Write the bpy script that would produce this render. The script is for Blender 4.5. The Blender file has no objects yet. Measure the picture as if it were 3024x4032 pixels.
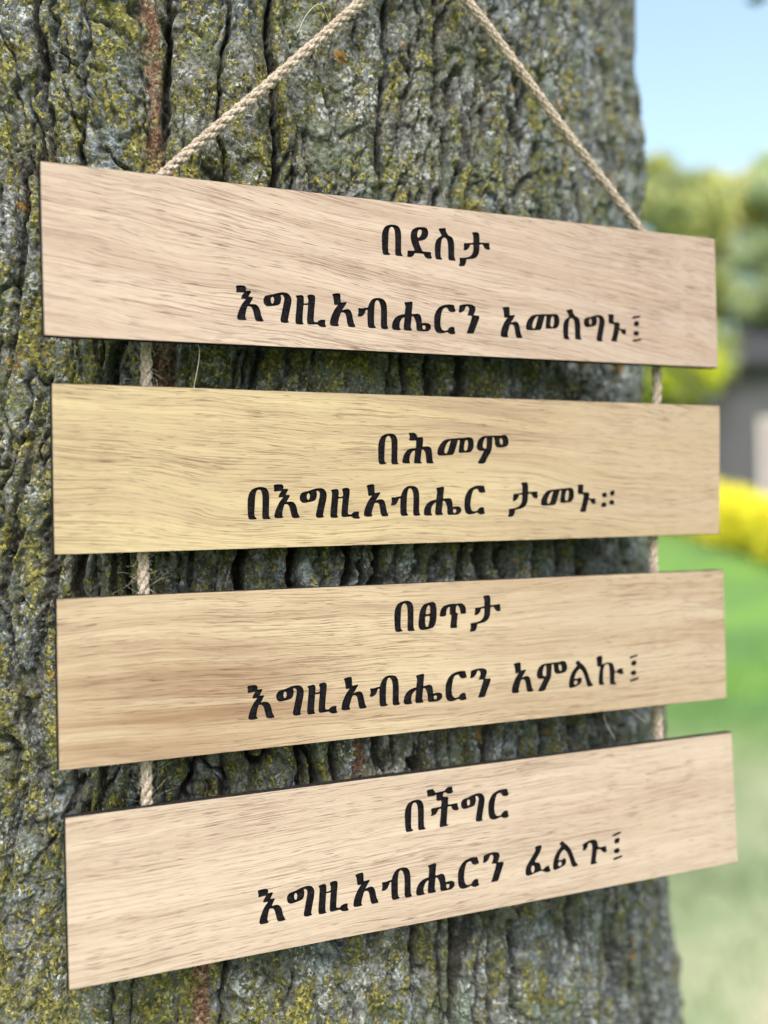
import bpy, bmesh, math, random
import numpy as np
from mathutils import Vector, Matrix
from mathutils.geometry import delaunay_2d_cdt

# ---------------------------------------------------------------- camera, world, sun, exposure
scene = bpy.context.scene
COL = scene.collection
ZC = 1.35                                  # height of the middle of the hanging sign above the ground
CAM_R = ((0.9078999835362879, -0.021699437726060065, 0.41862483717187754),
         (0.016668260922091862, 0.9997382461534464, 0.015671893818683814),
         (-0.41885533179445283, -0.007250764125516413, 0.908024029113192))
CAM_P = (-0.20084973, 0.01794317, 0.38421958)      # sign frame: x right, y up, z out of the boards
M = Matrix(((1, 0, 0), (0, 0, -1), (0, 1, 0)))     # sign frame -> world axes
def W(x, y, z=0.0): return Vector((x, -z, y + ZC))
cam = bpy.data.cameras.new('camera')
cam.sensor_fit = 'VERTICAL'; cam.sensor_height = 24.0; cam.lens = 25.0
cam.clip_start = 0.02; cam.clip_end = 3000
cam.dof.use_dof = True; cam.dof.focus_distance = 0.412; cam.dof.aperture_fstop = 3.0; cam.dof.aperture_blades = 0
camo = bpy.data.objects.new('camera', cam); COL.objects.link(camo)
rot = M @ Matrix(CAM_R).transposed()
camo.matrix_world = Matrix.Translation(W(*CAM_P)) @ rot.to_4x4()
scene.camera = camo
CAMW = W(*CAM_P)

SUN_EL, SUN_AZ = math.radians(52), math.radians(202)       # azimuth clockwise from +Y (north)
world = bpy.data.worlds.new('World'); scene.world = world; world.use_nodes = True
wn = world.node_tree.nodes; wl = world.node_tree.links; wn.clear()
sky = wn.new('ShaderNodeTexSky'); sky.sky_type = 'NISHITA'; sky.sun_disc = False
sky.sun_elevation = SUN_EL; sky.sun_rotation = SUN_AZ; sky.air_density = 1.0; sky.dust_density = 4.2; sky.ozone_density = 1.0
bg = wn.new('ShaderNodeBackground'); bg.inputs['Strength'].default_value = 0.15
wo = wn.new('ShaderNodeOutputWorld')
tn = wn.new('ShaderNodeMix'); tn.data_type = 'RGBA'; tn.blend_type = 'MULTIPLY'; tn.inputs[0].default_value = 1.0; tn.inputs[7].default_value = (1.28, 1.25, 1.03, 1)
wl.new(sky.outputs[0], tn.inputs[6]); wl.new(tn.outputs[2], bg.inputs[0]); wl.new(bg.outputs[0], wo.inputs[0])
sl = bpy.data.lights.new('sun', 'SUN'); sl.energy = 1.1; sl.angle = math.radians(18); sl.color = (1.0, 0.97, 0.95)
so = bpy.data.objects.new('sun', sl); COL.objects.link(so)
sd = Vector((math.sin(SUN_AZ) * math.cos(SUN_EL), math.cos(SUN_AZ) * math.cos(SUN_EL), math.sin(SUN_EL)))
so.rotation_euler = sd.to_track_quat('Z', 'Y').to_euler(); so.location = (0, -2, 6)
scene.view_settings.view_transform = 'Standard'; scene.view_settings.look = 'None'
scene.view_settings.gamma = 1.0; scene.view_settings.use_curve_mapping = False
scene.view_settings.exposure = 1.20
scene.cycles.max_bounces = 6; scene.cycles.caustics_reflective = False; scene.cycles.caustics_refractive = False

# ---------------------------------------------------------------- helpers
rng = np.random.default_rng(7); random.seed(7)

def link(o, parent=None):
    COL.objects.link(o)
    if parent is not None: o.parent = parent
    return o
def tag(o, label=None, cat=None, group=None, kind=None):
    if label: o['label'] = label
    if cat: o['category'] = cat
    if group: o['group'] = group
    if kind: o['kind'] = kind
    return o
def empty(name, loc=(0, 0, 0)):
    o = bpy.data.objects.new(name, None); o.location = loc; o.empty_display_size = 0.1
    return link(o)
def mesh_obj(name, verts, faces, mat=None, parent=None, smooth=False):
    me = bpy.data.meshes.new(name)
    verts = np.asarray(verts, dtype=np.float32)
    if isinstance(faces, np.ndarray):
        n, k = faces.shape
        me.vertices.add(len(verts)); me.vertices.foreach_set('co', verts.ravel())
        me.loops.add(n * k); me.loops.foreach_set('vertex_index', faces.astype(np.int32).ravel())
        me.polygons.add(n); me.polygons.foreach_set('loop_start', np.arange(0, n * k, k, dtype=np.int32))
        me.polygons.foreach_set('loop_total', np.full(n, k, dtype=np.int32))
        me.update(calc_edges=True)
    else:
        me.from_pydata([tuple(map(float, v)) for v in verts], [], faces); me.update()
    if smooth: me.polygons.foreach_set('use_smooth', np.ones(len(me.polygons), dtype=bool))
    if mat: me.materials.append(mat)
    return link(bpy.data.objects.new(name, me), parent)

class N:
    """small node-tree writer"""
    def __init__(s, name):
        s.m = bpy.data.materials.new(name); s.m.use_nodes = True
        s.t = s.m.node_tree; s.t.nodes.clear()
        s.out = s.t.nodes.new('ShaderNodeOutputMaterial')
        s.b = s.t.nodes.new('ShaderNodeBsdfPrincipled'); s.t.links.new(s.b.outputs[0], s.out.inputs[0])
    def n(s, typ, **kw):
        o = s.t.nodes.new(typ)
        for k, v in kw.items(): setattr(o, k, v)
        return o
    def set(s, sock, v):
        if hasattr(v, 'is_output') or isinstance(v, bpy.types.NodeSocket): s.t.links.new(v, sock)
        else: sock.default_value = v
    def obj(s): return s.n('ShaderNodeTexCoord').outputs['Object']
    def gen(s): return s.n('ShaderNodeNewGeometry')
    def map(s, v, scale=(1, 1, 1), loc=(0, 0, 0), rot=(0, 0, 0)):
        o = s.n('ShaderNodeMapping'); s.set(o.inputs['Vector'], v)
        o.inputs['Scale'].default_value = scale; o.inputs['Location'].default_value = loc; o.inputs['Rotation'].default_value = rot
        return o.outputs[0]
    def noise(s, v, scale, detail=3, rough=.55, dist=0.0, color=False):
        o = s.n('ShaderNodeTexNoise'); s.set(o.inputs['Vector'], v)
        o.inputs['Scale'].default_value = scale; o.inputs['Detail'].default_value = detail
        o.inputs['Roughness'].default_value = rough; o.inputs['Distortion'].default_value = dist
        return o.outputs['Color'] if color else o.outputs['Fac']
    def voro(s, v, scale, feature='F1', out='Color', rand=1.0):
        o = s.n('ShaderNodeTexVoronoi', feature=feature); s.set(o.inputs['Vector'], v)
        o.inputs['Scale'].default_value = scale; o.inputs['Randomness'].default_value = rand
        return o.outputs[out]
    def math(s, op, a, b=0.0, c=0.0, clamp=False):
        o = s.n('ShaderNodeMath', operation=op); o.use_clamp = clamp
        for i, v in enumerate((a, b, c)): s.set(o.inputs[i], v)
        return o.outputs[0]
    def vadd(s, a, b, scale=1.0):
        m = s.n('ShaderNodeVectorMath', operation='SCALE'); s.set(m.inputs[0], b); m.inputs[3].default_value = scale
        o = s.n('ShaderNodeVectorMath', operation='ADD'); s.set(o.inputs[0], a); s.set(o.inputs[1], m.outputs[0])
        return o.outputs[0]
    def sub5(s, a):
        o = s.n('ShaderNodeVectorMath', operation='SUBTRACT'); s.set(o.inputs[0], a); o.inputs[1].default_value = (.5, .5, .5)
        return o.outputs[0]
    def sstep(s, v, a, b, to0=0.0, to1=1.0):
        o = s.n('ShaderNodeMapRange', interpolation_type='SMOOTHSTEP'); s.set(o.inputs[0], v)
        o.inputs[1].default_value = a; o.inputs[2].default_value = b; o.inputs[3].default_value = to0; o.inputs[4].default_value = to1
        return o.outputs[0]
    def ramp(s, v, pts):
        o = s.n('ShaderNodeValToRGB'); s.set(o.inputs[0], v); e = o.color_ramp.elements
        while len(e) < len(pts): e.new(0.5)
        for q, (p, c) in zip(e, pts): q.position = p; q.color = (*c, 1) if len(c) == 3 else c
        return o.outputs[0]
    def mix(s, f, a, b, mode='MIX'):
        o = s.n('ShaderNodeMix', data_type='RGBA', blend_type=mode)
        s.set(o.inputs['Factor'], f)
        ins = [i for i in o.inputs if i.type == 'RGBA']
        for i, v in zip(ins, (a, b)): s.set(i, (*v, 1) if isinstance(v, tuple) and len(v) == 3 else v)
        return [x for x in o.outputs if x.type == 'RGBA'][0]
    def attr(s, name):
        o = s.n('ShaderNodeAttribute'); o.attribute_name = name; return o.outputs['Fac']
    def sep(s, v):
        o = s.n('ShaderNodeSeparateXYZ'); s.set(o.inputs[0], v); return o.outputs
    def bump(s, h, strength=.5, dist=.001, normal=None):
        o = s.n('ShaderNodeBump'); s.set(o.inputs['Height'], h)
        o.inputs['Strength'].default_value = strength; o.inputs['Distance'].default_value = dist
        if normal is not None: s.set(o.inputs['Normal'], normal)
        return o.outputs[0]
    def done(s, color, rough=.8, normal=None, spec=.3):
        s.set(s.b.inputs['Base Color'], (*color, 1) if isinstance(color, tuple) and len(color) == 3 else color)
        s.set(s.b.inputs['Roughness'], rough); s.b.inputs['Specular IOR Level'].default_value = spec
        if normal is not None: s.set(s.b.inputs['Normal'], normal)
        return s.m

# ---------------------------------------------------------------- 2-D noise on arrays (periodic in x)
def h32(ix, iy, seed):
    a = (ix.astype(np.uint32) * np.uint32(374761393)) ^ (iy.astype(np.uint32) * np.uint32(668265263)) ^ np.uint32((seed * 2246822519) & 0xffffffff)
    a = (a ^ (a >> np.uint32(13))) * np.uint32(1274126177)
    a = (a ^ (a >> np.uint32(16))) * np.uint32(2654435769)
    return ((a ^ (a >> np.uint32(15))) & np.uint32(0xffffff)).astype(np.float32) / np.float32(0xffffff)
def vnoise(x, y, seed, px):
    """value noise; x in cells with period px cells"""
    ix = np.floor(x).astype(np.int64); iy = np.floor(y).astype(np.int64)
    fx = (x - ix).astype(np.float32); fy = (y - iy).astype(np.float32)
    fx = fx * fx * fx * (fx * (fx * 6 - 15) + 10); fy = fy * fy * fy * (fy * (fy * 6 - 15) + 10)
    a = h32(ix % px, iy, seed); b = h32((ix + 1) % px, iy, seed); c = h32(ix % px, iy + 1, seed); d = h32((ix + 1) % px, iy + 1, seed)
    return (a + (b - a) * fx) * (1 - fy) + (c + (d - c) * fx) * fy
def fbm(s, z, sx, sz, seed, octv=4, per=1.8849556, gain=.5):
    tot = 0; amp = 1; norm = 0
    for o in range(octv):
        px = max(1, int(round(per / sx))); tot = tot + amp * (vnoise(s / per * px, z / sz, seed + o * 17, px) - .5); norm += amp
        amp *= gain; sx /= 2.03; sz /= 2.03
    return tot / norm * 2
def voronoi(s, z, sx, sz, seed, per=1.8849556):
    px = max(1, int(round(per / sx))); x = s / per * px; y = z / sz
    ix = np.floor(x).astype(np.int64); iy = np.floor(y).astype(np.int64)
    f1 = np.full(x.shape, 9., np.float32); f2 = f1.copy(); idv = np.zeros(x.shape, np.float32)
    dxv = np.zeros(x.shape, np.float32); dyv = np.zeros(x.shape, np.float32)
    for j in (-1, 0, 1):
        for i in (-1, 0, 1):
            cx = ix + i; cy = iy + j
            rx = h32(cx % px, cy, seed); ry = h32(cx % px, cy, seed + 5)
            dx = (cx + rx - x).astype(np.float32); dy = (cy + ry - y).astype(np.float32)
            d = np.sqrt(dx * dx + dy * dy)
            m = d < f1
            f2 = np.where(m, f1, np.minimum(f2, d)); f1 = np.where(m, d, f1)
            idv = np.where(m, h32(cx % px, cy, seed + 9), idv); dxv = np.where(m, dx, dxv); dyv = np.where(m, dy, dyv)
    return f1, f2, idv, dxv, dyv
def sst(a, b, v):
    t = np.clip((v - a) / (b - a), 0, 1); return t * t * (3 - 2 * t)
# ---------------------------------------------------------------- materials: bark
def mat_bark():
    n = N('bark'); P = n.obj()
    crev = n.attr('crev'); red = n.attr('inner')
    nb = n.noise(P, 26, 4, .6); nm = n.noise(P, 170, 4, .65); nf = n.noise(P, 620, 4, .7)
    sp = n.sep(n.voro(n.vadd(P, n.sub5(n.noise(P, 400, 2, color=True)), .0015), 860)); sp2 = n.sep(n.voro(P, 560))
    # grey bark
    g = n.math('ADD', n.math('MULTIPLY', nm, .55), n.math('MULTIPLY', nf, .55))
    base = n.ramp(g, [(.36, (.022, .022, .022)), (.46, (.058, .062, .064)), (.54, (.125, .133, .136)), (.63, (.25, .268, .28)), (.74, (.56, .585, .60))])
    tint = n.mix(n.sstep(nb, .40, .62), (.95, .93, .93), (.88, .97, 1.12))
    xq = n.sep(P); tint = n.mix(n.sstep(xq[0], -.02, .16, 0, .75), tint, (.88, .97, 1.12))  # bluish tint painted in where the trunk turns from the light
    base = n.mix(1.0, base, tint, 'MULTIPLY')
    # flakes of pale blue-grey lichen
    pl = n.math('MULTIPLY', n.sstep(sp[0], .66, .80), n.sstep(n.noise(n.map(P, loc=(3, 1, 2)), 75, 3, .6), .47, .60))
    base = n.mix(n.math('MULTIPLY', pl, .8), base, (.44, .48, .51))
    # darker green algae film
    al = n.sstep(n.noise(n.map(P, loc=(9, 4, 1)), 38, 4, .6), .48, .62)
    base = n.mix(n.math('MULTIPLY', al, .5), base, (.075, .105, .060))
    # yellow-green crustose lichen, more of it on the side turned to the left
    xyz = n.sep(P)
    side = n.sstep(xyz[0], -.16, .20, .030, -.045)
    mo = n.math('ADD', n.noise(n.map(P, loc=(1, 7, 5), scale=(1.5, 1.5, .8)), 52, 6, .72), side)
    mo = n.math('ADD', mo, n.math('MULTIPLY', n.math('SUBTRACT', nf, .5), .85))
    mo = n.math('ADD', mo, n.math('MULTIPLY', n.math('SUBTRACT', sp2[1], .5), .20))
    mm = n.sstep(mo, .508, .575)
    mm = n.math('MULTIPLY', mm, n.sstep(crev, .75, .15))
    mcol = n.ramp(sp[1], [(0.0, (.042, .046, .016)), (.35, (.110, .108, .024)), (.7, (.19, .178, .034)), (1.0, (.34, .325, .12))])
    base = n.mix(n.math('MULTIPLY', mm, .9), base, mcol)
    # orange lichen spots
    og = n.sstep(n.math('ADD', n.noise(n.map(P, loc=(5, 5, 5)), 62, 2, .5), n.math('MULTIPLY', sp2[0], .10)), .765, .80)
    base = n.mix(n.math('MULTIPLY', og, .85), base, (.34, .18, .04))
    # inside of the cracks: brown cork with shade painted in; freshly split red-brown strips
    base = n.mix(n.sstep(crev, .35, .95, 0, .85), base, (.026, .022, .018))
    rb = n.ramp(nf, [(.36, (.055, .030, .024)), (.50, (.15, .085, .062)), (.60, (.28, .19, .155)), (.72, (.42, .38, .35))])
    red = n.math('MULTIPLY', red, n.sstep(n.math('ADD', nm, n.math('MULTIPLY', nb, .5)), .62, .74, .25, 1.0))
    base = n.mix(red, base, rb)
    hb = n.math('ADD', n.math('MULTIPLY', nf, 1.0), n.math('MULTIPLY', nm, .8))
    hb = n.math('ADD', hb, n.math('MULTIPLY', mm, .35))
    hb = n.math('ADD', hb, n.math('MULTIPLY', n.voro(P, 520, out='Distance'), -.5))
    nor = n.bump(hb, 1.0, .0016)
    return n.done(base, .92, nor, .15)
BARK = mat_bark()

# ---------------------------------------------------------------- the tree: trunk with real furrows, limbs, crown
TR0 = 0.30
def trunk_R(y):                               # y: height relative to the sign's middle
    yy = np.asarray(y, dtype=np.float64)
    r = TR0 + np.where(yy < 0, .022 * (np.clip(-yy, 0, 9) / .25) ** 1.1 * np.where(yy < -.5, 1, 1), 0)
    r = np.minimum(r, TR0 + .085 + .10 * np.clip((-yy - .6) / .75, 0, 1) ** 2.2)
    return r - .022 * np.clip(yy, 0, 3.2) / .3 * np.where(yy < .35, .30, .40)
GAP = .0125; TCX = -.0275
def nonuni(lo, a, b, hi, d, c):
    left = np.linspace(lo, a, c, endpoint=False); mid = np.arange(a, b, d); right = np.linspace(b, hi, c)
    return np.concatenate([left, mid, right])
PER = 2 * math.pi * TR0
s1 = nonuni(-PER / 2, -.215, .315, PER / 2, .00060, 60)[:-1]
z1 = nonuni(-ZC - .05, -.315, .295, 2.65, .00066, 70)
S_, Z_ = np.meshgrid(s1, z1)
S_ = S_.astype(np.float64); Z_ = Z_.astype(np.float64)
wx = .010 * fbm(S_, Z_, .07, .11, 11, 3) + .0034 * fbm(S_, Z_, .014, .022, 31, 3) + .0012 * fbm(S_, Z_, .005, .006, 37, 2)
wz = .020 * fbm(S_, Z_, .06, .06, 51, 3) + .004 * fbm(S_, Z_, .012, .012, 61, 2)
lean = -.10 * Z_                               # furrows lean slightly
sx_ = S_ + wx + lean * .6
f1, f2, id1, dx1, dy1 = voronoi(sx_, Z_ + wz, .0165, .125, 13)
e1 = f2 - f1
def phys(e):
    gzz, gss = np.gradient(e, z1, s1); g = np.sqrt(gzz ** 2 + gss ** 2) + 1e-6
    return e / np.clip(g, 4, 1e9), np.abs(gss) / g
d1, o1 = phys(e1)
wid = .105 + .09 * (fbm(S_, Z_, .05, .09, 71, 2) + .5)
wm = .0042 * np.clip(.55 + 1.5 * fbm(S_, Z_, .04, .07, 73, 2), .22, 1.6) * (.75 + .5 * sst(.02, .16, S_))
furrow = (1 - sst(0.0, 1, d1 / wm)) * (.30 + .70 * sst(.25, .8, o1))
deep = np.clip(.62 + .95 * fbm(S_, Z_, .045, .08, 81, 2) + .45 * sst(.03, .17, S_) - .3 * (1 - sst(-.15, -.10, S_)), .10, 1.35)
f1b, f2b, id2, dx2, dy2 = voronoi(S_ + wx * .9 + .0016 * fbm(S_, Z_, .006, .006, 91, 2), Z_ + wz * .8 + .002 * fbm(S_, Z_, .006, .006, 95, 2), .0098, .0185, 23)
e2, _o = phys(f2b - f1b)
crack2 = (1 - sst(0, .0011, e2)) * np.clip(.55 + 1.0 * fbm(S_, Z_, .03, .03, 97, 2), 0, 1)
f1c, f2c, id3, _, _ = voronoi(S_ + wx + .0012 * fbm(S_, Z_, .003, .003, 101, 2), Z_ + wz + .0012 * fbm(S_, Z_, .003, .003, 105, 2), .0033, .0044, 41)
e3 = f2c - f1c
crack3 = 1 - sst(0, .18, e3)
rough = fbm(S_, Z_, .010, .014, 131, 5, gain=.62)
fine = fbm(S_, Z_, .0028, .0034, 151, 2, gain=.7)
nA = fbm(S_ + wx * .8 + lean * .6, Z_ + wz, .0200, .19, 401, 2, gain=.35); dA, oA = phys(np.abs(nA))
nB = fbm(S_ + wx + lean * .6, Z_ + wz, .0125, .10, 431, 2, gain=.4); dB, oB = phys(np.abs(nB))
wA = .0028 * np.clip(.9 + 1.1 * fbm(S_, Z_, .03, .06, 451, 2), .35, 1.8)
depA = np.clip(.85 + .9 * fbm(S_, Z_, .05, .09, 461, 2) + .25 * sst(.03, .17, S_) - .40 * (1 - sst(-.15, -.10, S_)), .15, 1.4); depB = np.clip(.35 + 1.5 * fbm(S_, Z_, .03, .07, 471, 2), 0, 1)
fA = (1 - sst(.0002, 1, dA / wA)) * depA; fB = (1 - sst(.0002, 1, dB / .0021)) * depB
disp = -.0092 * fA - .0050 * fB - .0030 * np.exp(-dA / .0042) * depA - .0042 * furrow * deep
disp += (id1 - .5) * .0036 * (1 - furrow) + dx1 * (id1 - .5) * .003 * (1 - furrow)
disp += -.0019 * crack2 + (id2 - .5) * .0024 + dy2 * .0011 * (1 - crack2)
disp += -.00055 * crack3 + (id3 - .5) * .00085
disp += .0013 * rough + .0006 * fine + .0011 * fbm(S_ + wx, Z_, .0042, .03, 141, 3, gain=.6)
slit = np.abs(fbm(S_ + wx * 1.2, Z_ + wz, .0095, .060, 145, 3)); slit = (1 - sst(.0, .075, slit)) * np.clip(.45 + 1.4 * fbm(S_, Z_, .03, .05, 149, 2), 0, 1)
disp += -.0042 * slit
disp += .005 * fbm(S_, Z_, .16, .5, 171, 2) + .0060 * sst(.16, .24, S_) * fbm(S_, Z_, .05, .032, 175, 2)
inner = np.zeros_like(disp)
for s0, za, zb, w0, slope, dep in ((-.0815, .145, .262, .0034, -.035, .0035), (-.079, .05, .098, .0030, 0, .004), (-.066, -.24, -.138, .0036, .02, .003), (-.0035, -.098, -.06, .0026, 0, .003), (-.19, -.5, -.2, .004, 0, .003)):
    cs = s0 + slope * (Z_ - (za + zb) / 2) + .0045 * fbm(S_ * 0 + s0, Z_, .03, .028, 191, 3)
    wv = w0 * (1 + .45 * fbm(S_ * 0 + s0, Z_, .03, .02, 201, 2)) + .0010 * fine + .0012 * rough
    m = (1 - sst(.7, 1.25, np.abs(S_ - cs + .0010 * rough + .0008 * fine) / wv)) * sst(za - .008, za + .006, Z_) * (1 - sst(zb - .006, zb + .008, Z_))
    inner = np.maximum(inner, m); disp = disp * (1 - m * .8) - m * dep + m * .0006 * rough
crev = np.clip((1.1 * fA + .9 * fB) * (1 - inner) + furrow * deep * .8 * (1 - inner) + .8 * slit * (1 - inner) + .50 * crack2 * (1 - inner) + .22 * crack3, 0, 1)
Rz = trunk_R(Z_)
flare = .035 * np.clip((-Z_ - .75) / .6, 0, 1) ** 2 * (np.cos(5 * S_ / TR0 + .6) + .6)
rad = Rz + disp + flare
th = S_ / TR0
cyz = -(Rz + GAP)                              # centre moves back as the trunk thickens: front stays near vertical
cyz = np.where(Z_ < -.55, -(trunk_R(np.array(-.55)) + GAP) , cyz)
X = TCX + rad * np.sin(th); Yb = cyz + rad * np.cos(th)
V = np.stack([X.ravel(), -Yb.ravel(), Z_.ravel() + ZC], 1)
ns, nz = len(s1), len(z1)
i0 = np.arange(ns); i1 = (i0 + 1) % ns
F = np.stack([(np.arange(nz - 1)[:, None] * ns + i0).ravel(), (np.arange(nz - 1)[:, None] * ns + i1).ravel(),
              (np.arange(1, nz)[:, None] * ns + i1).ravel(), (np.arange(1, nz)[:, None] * ns + i0).ravel()], 1)
tree = empty('tree', (TCX, .34, 0))
tag(tree, 'large tree with furrowed grey bark and yellow-green lichen that carries the hanging sign', 'tree')
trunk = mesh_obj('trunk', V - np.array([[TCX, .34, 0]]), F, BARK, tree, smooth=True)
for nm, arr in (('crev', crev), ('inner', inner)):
    a = trunk.data.attributes.new(nm, 'FLOAT', 'POINT'); a.data.foreach_set('value', arr.astype(np.float32).ravel())
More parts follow.
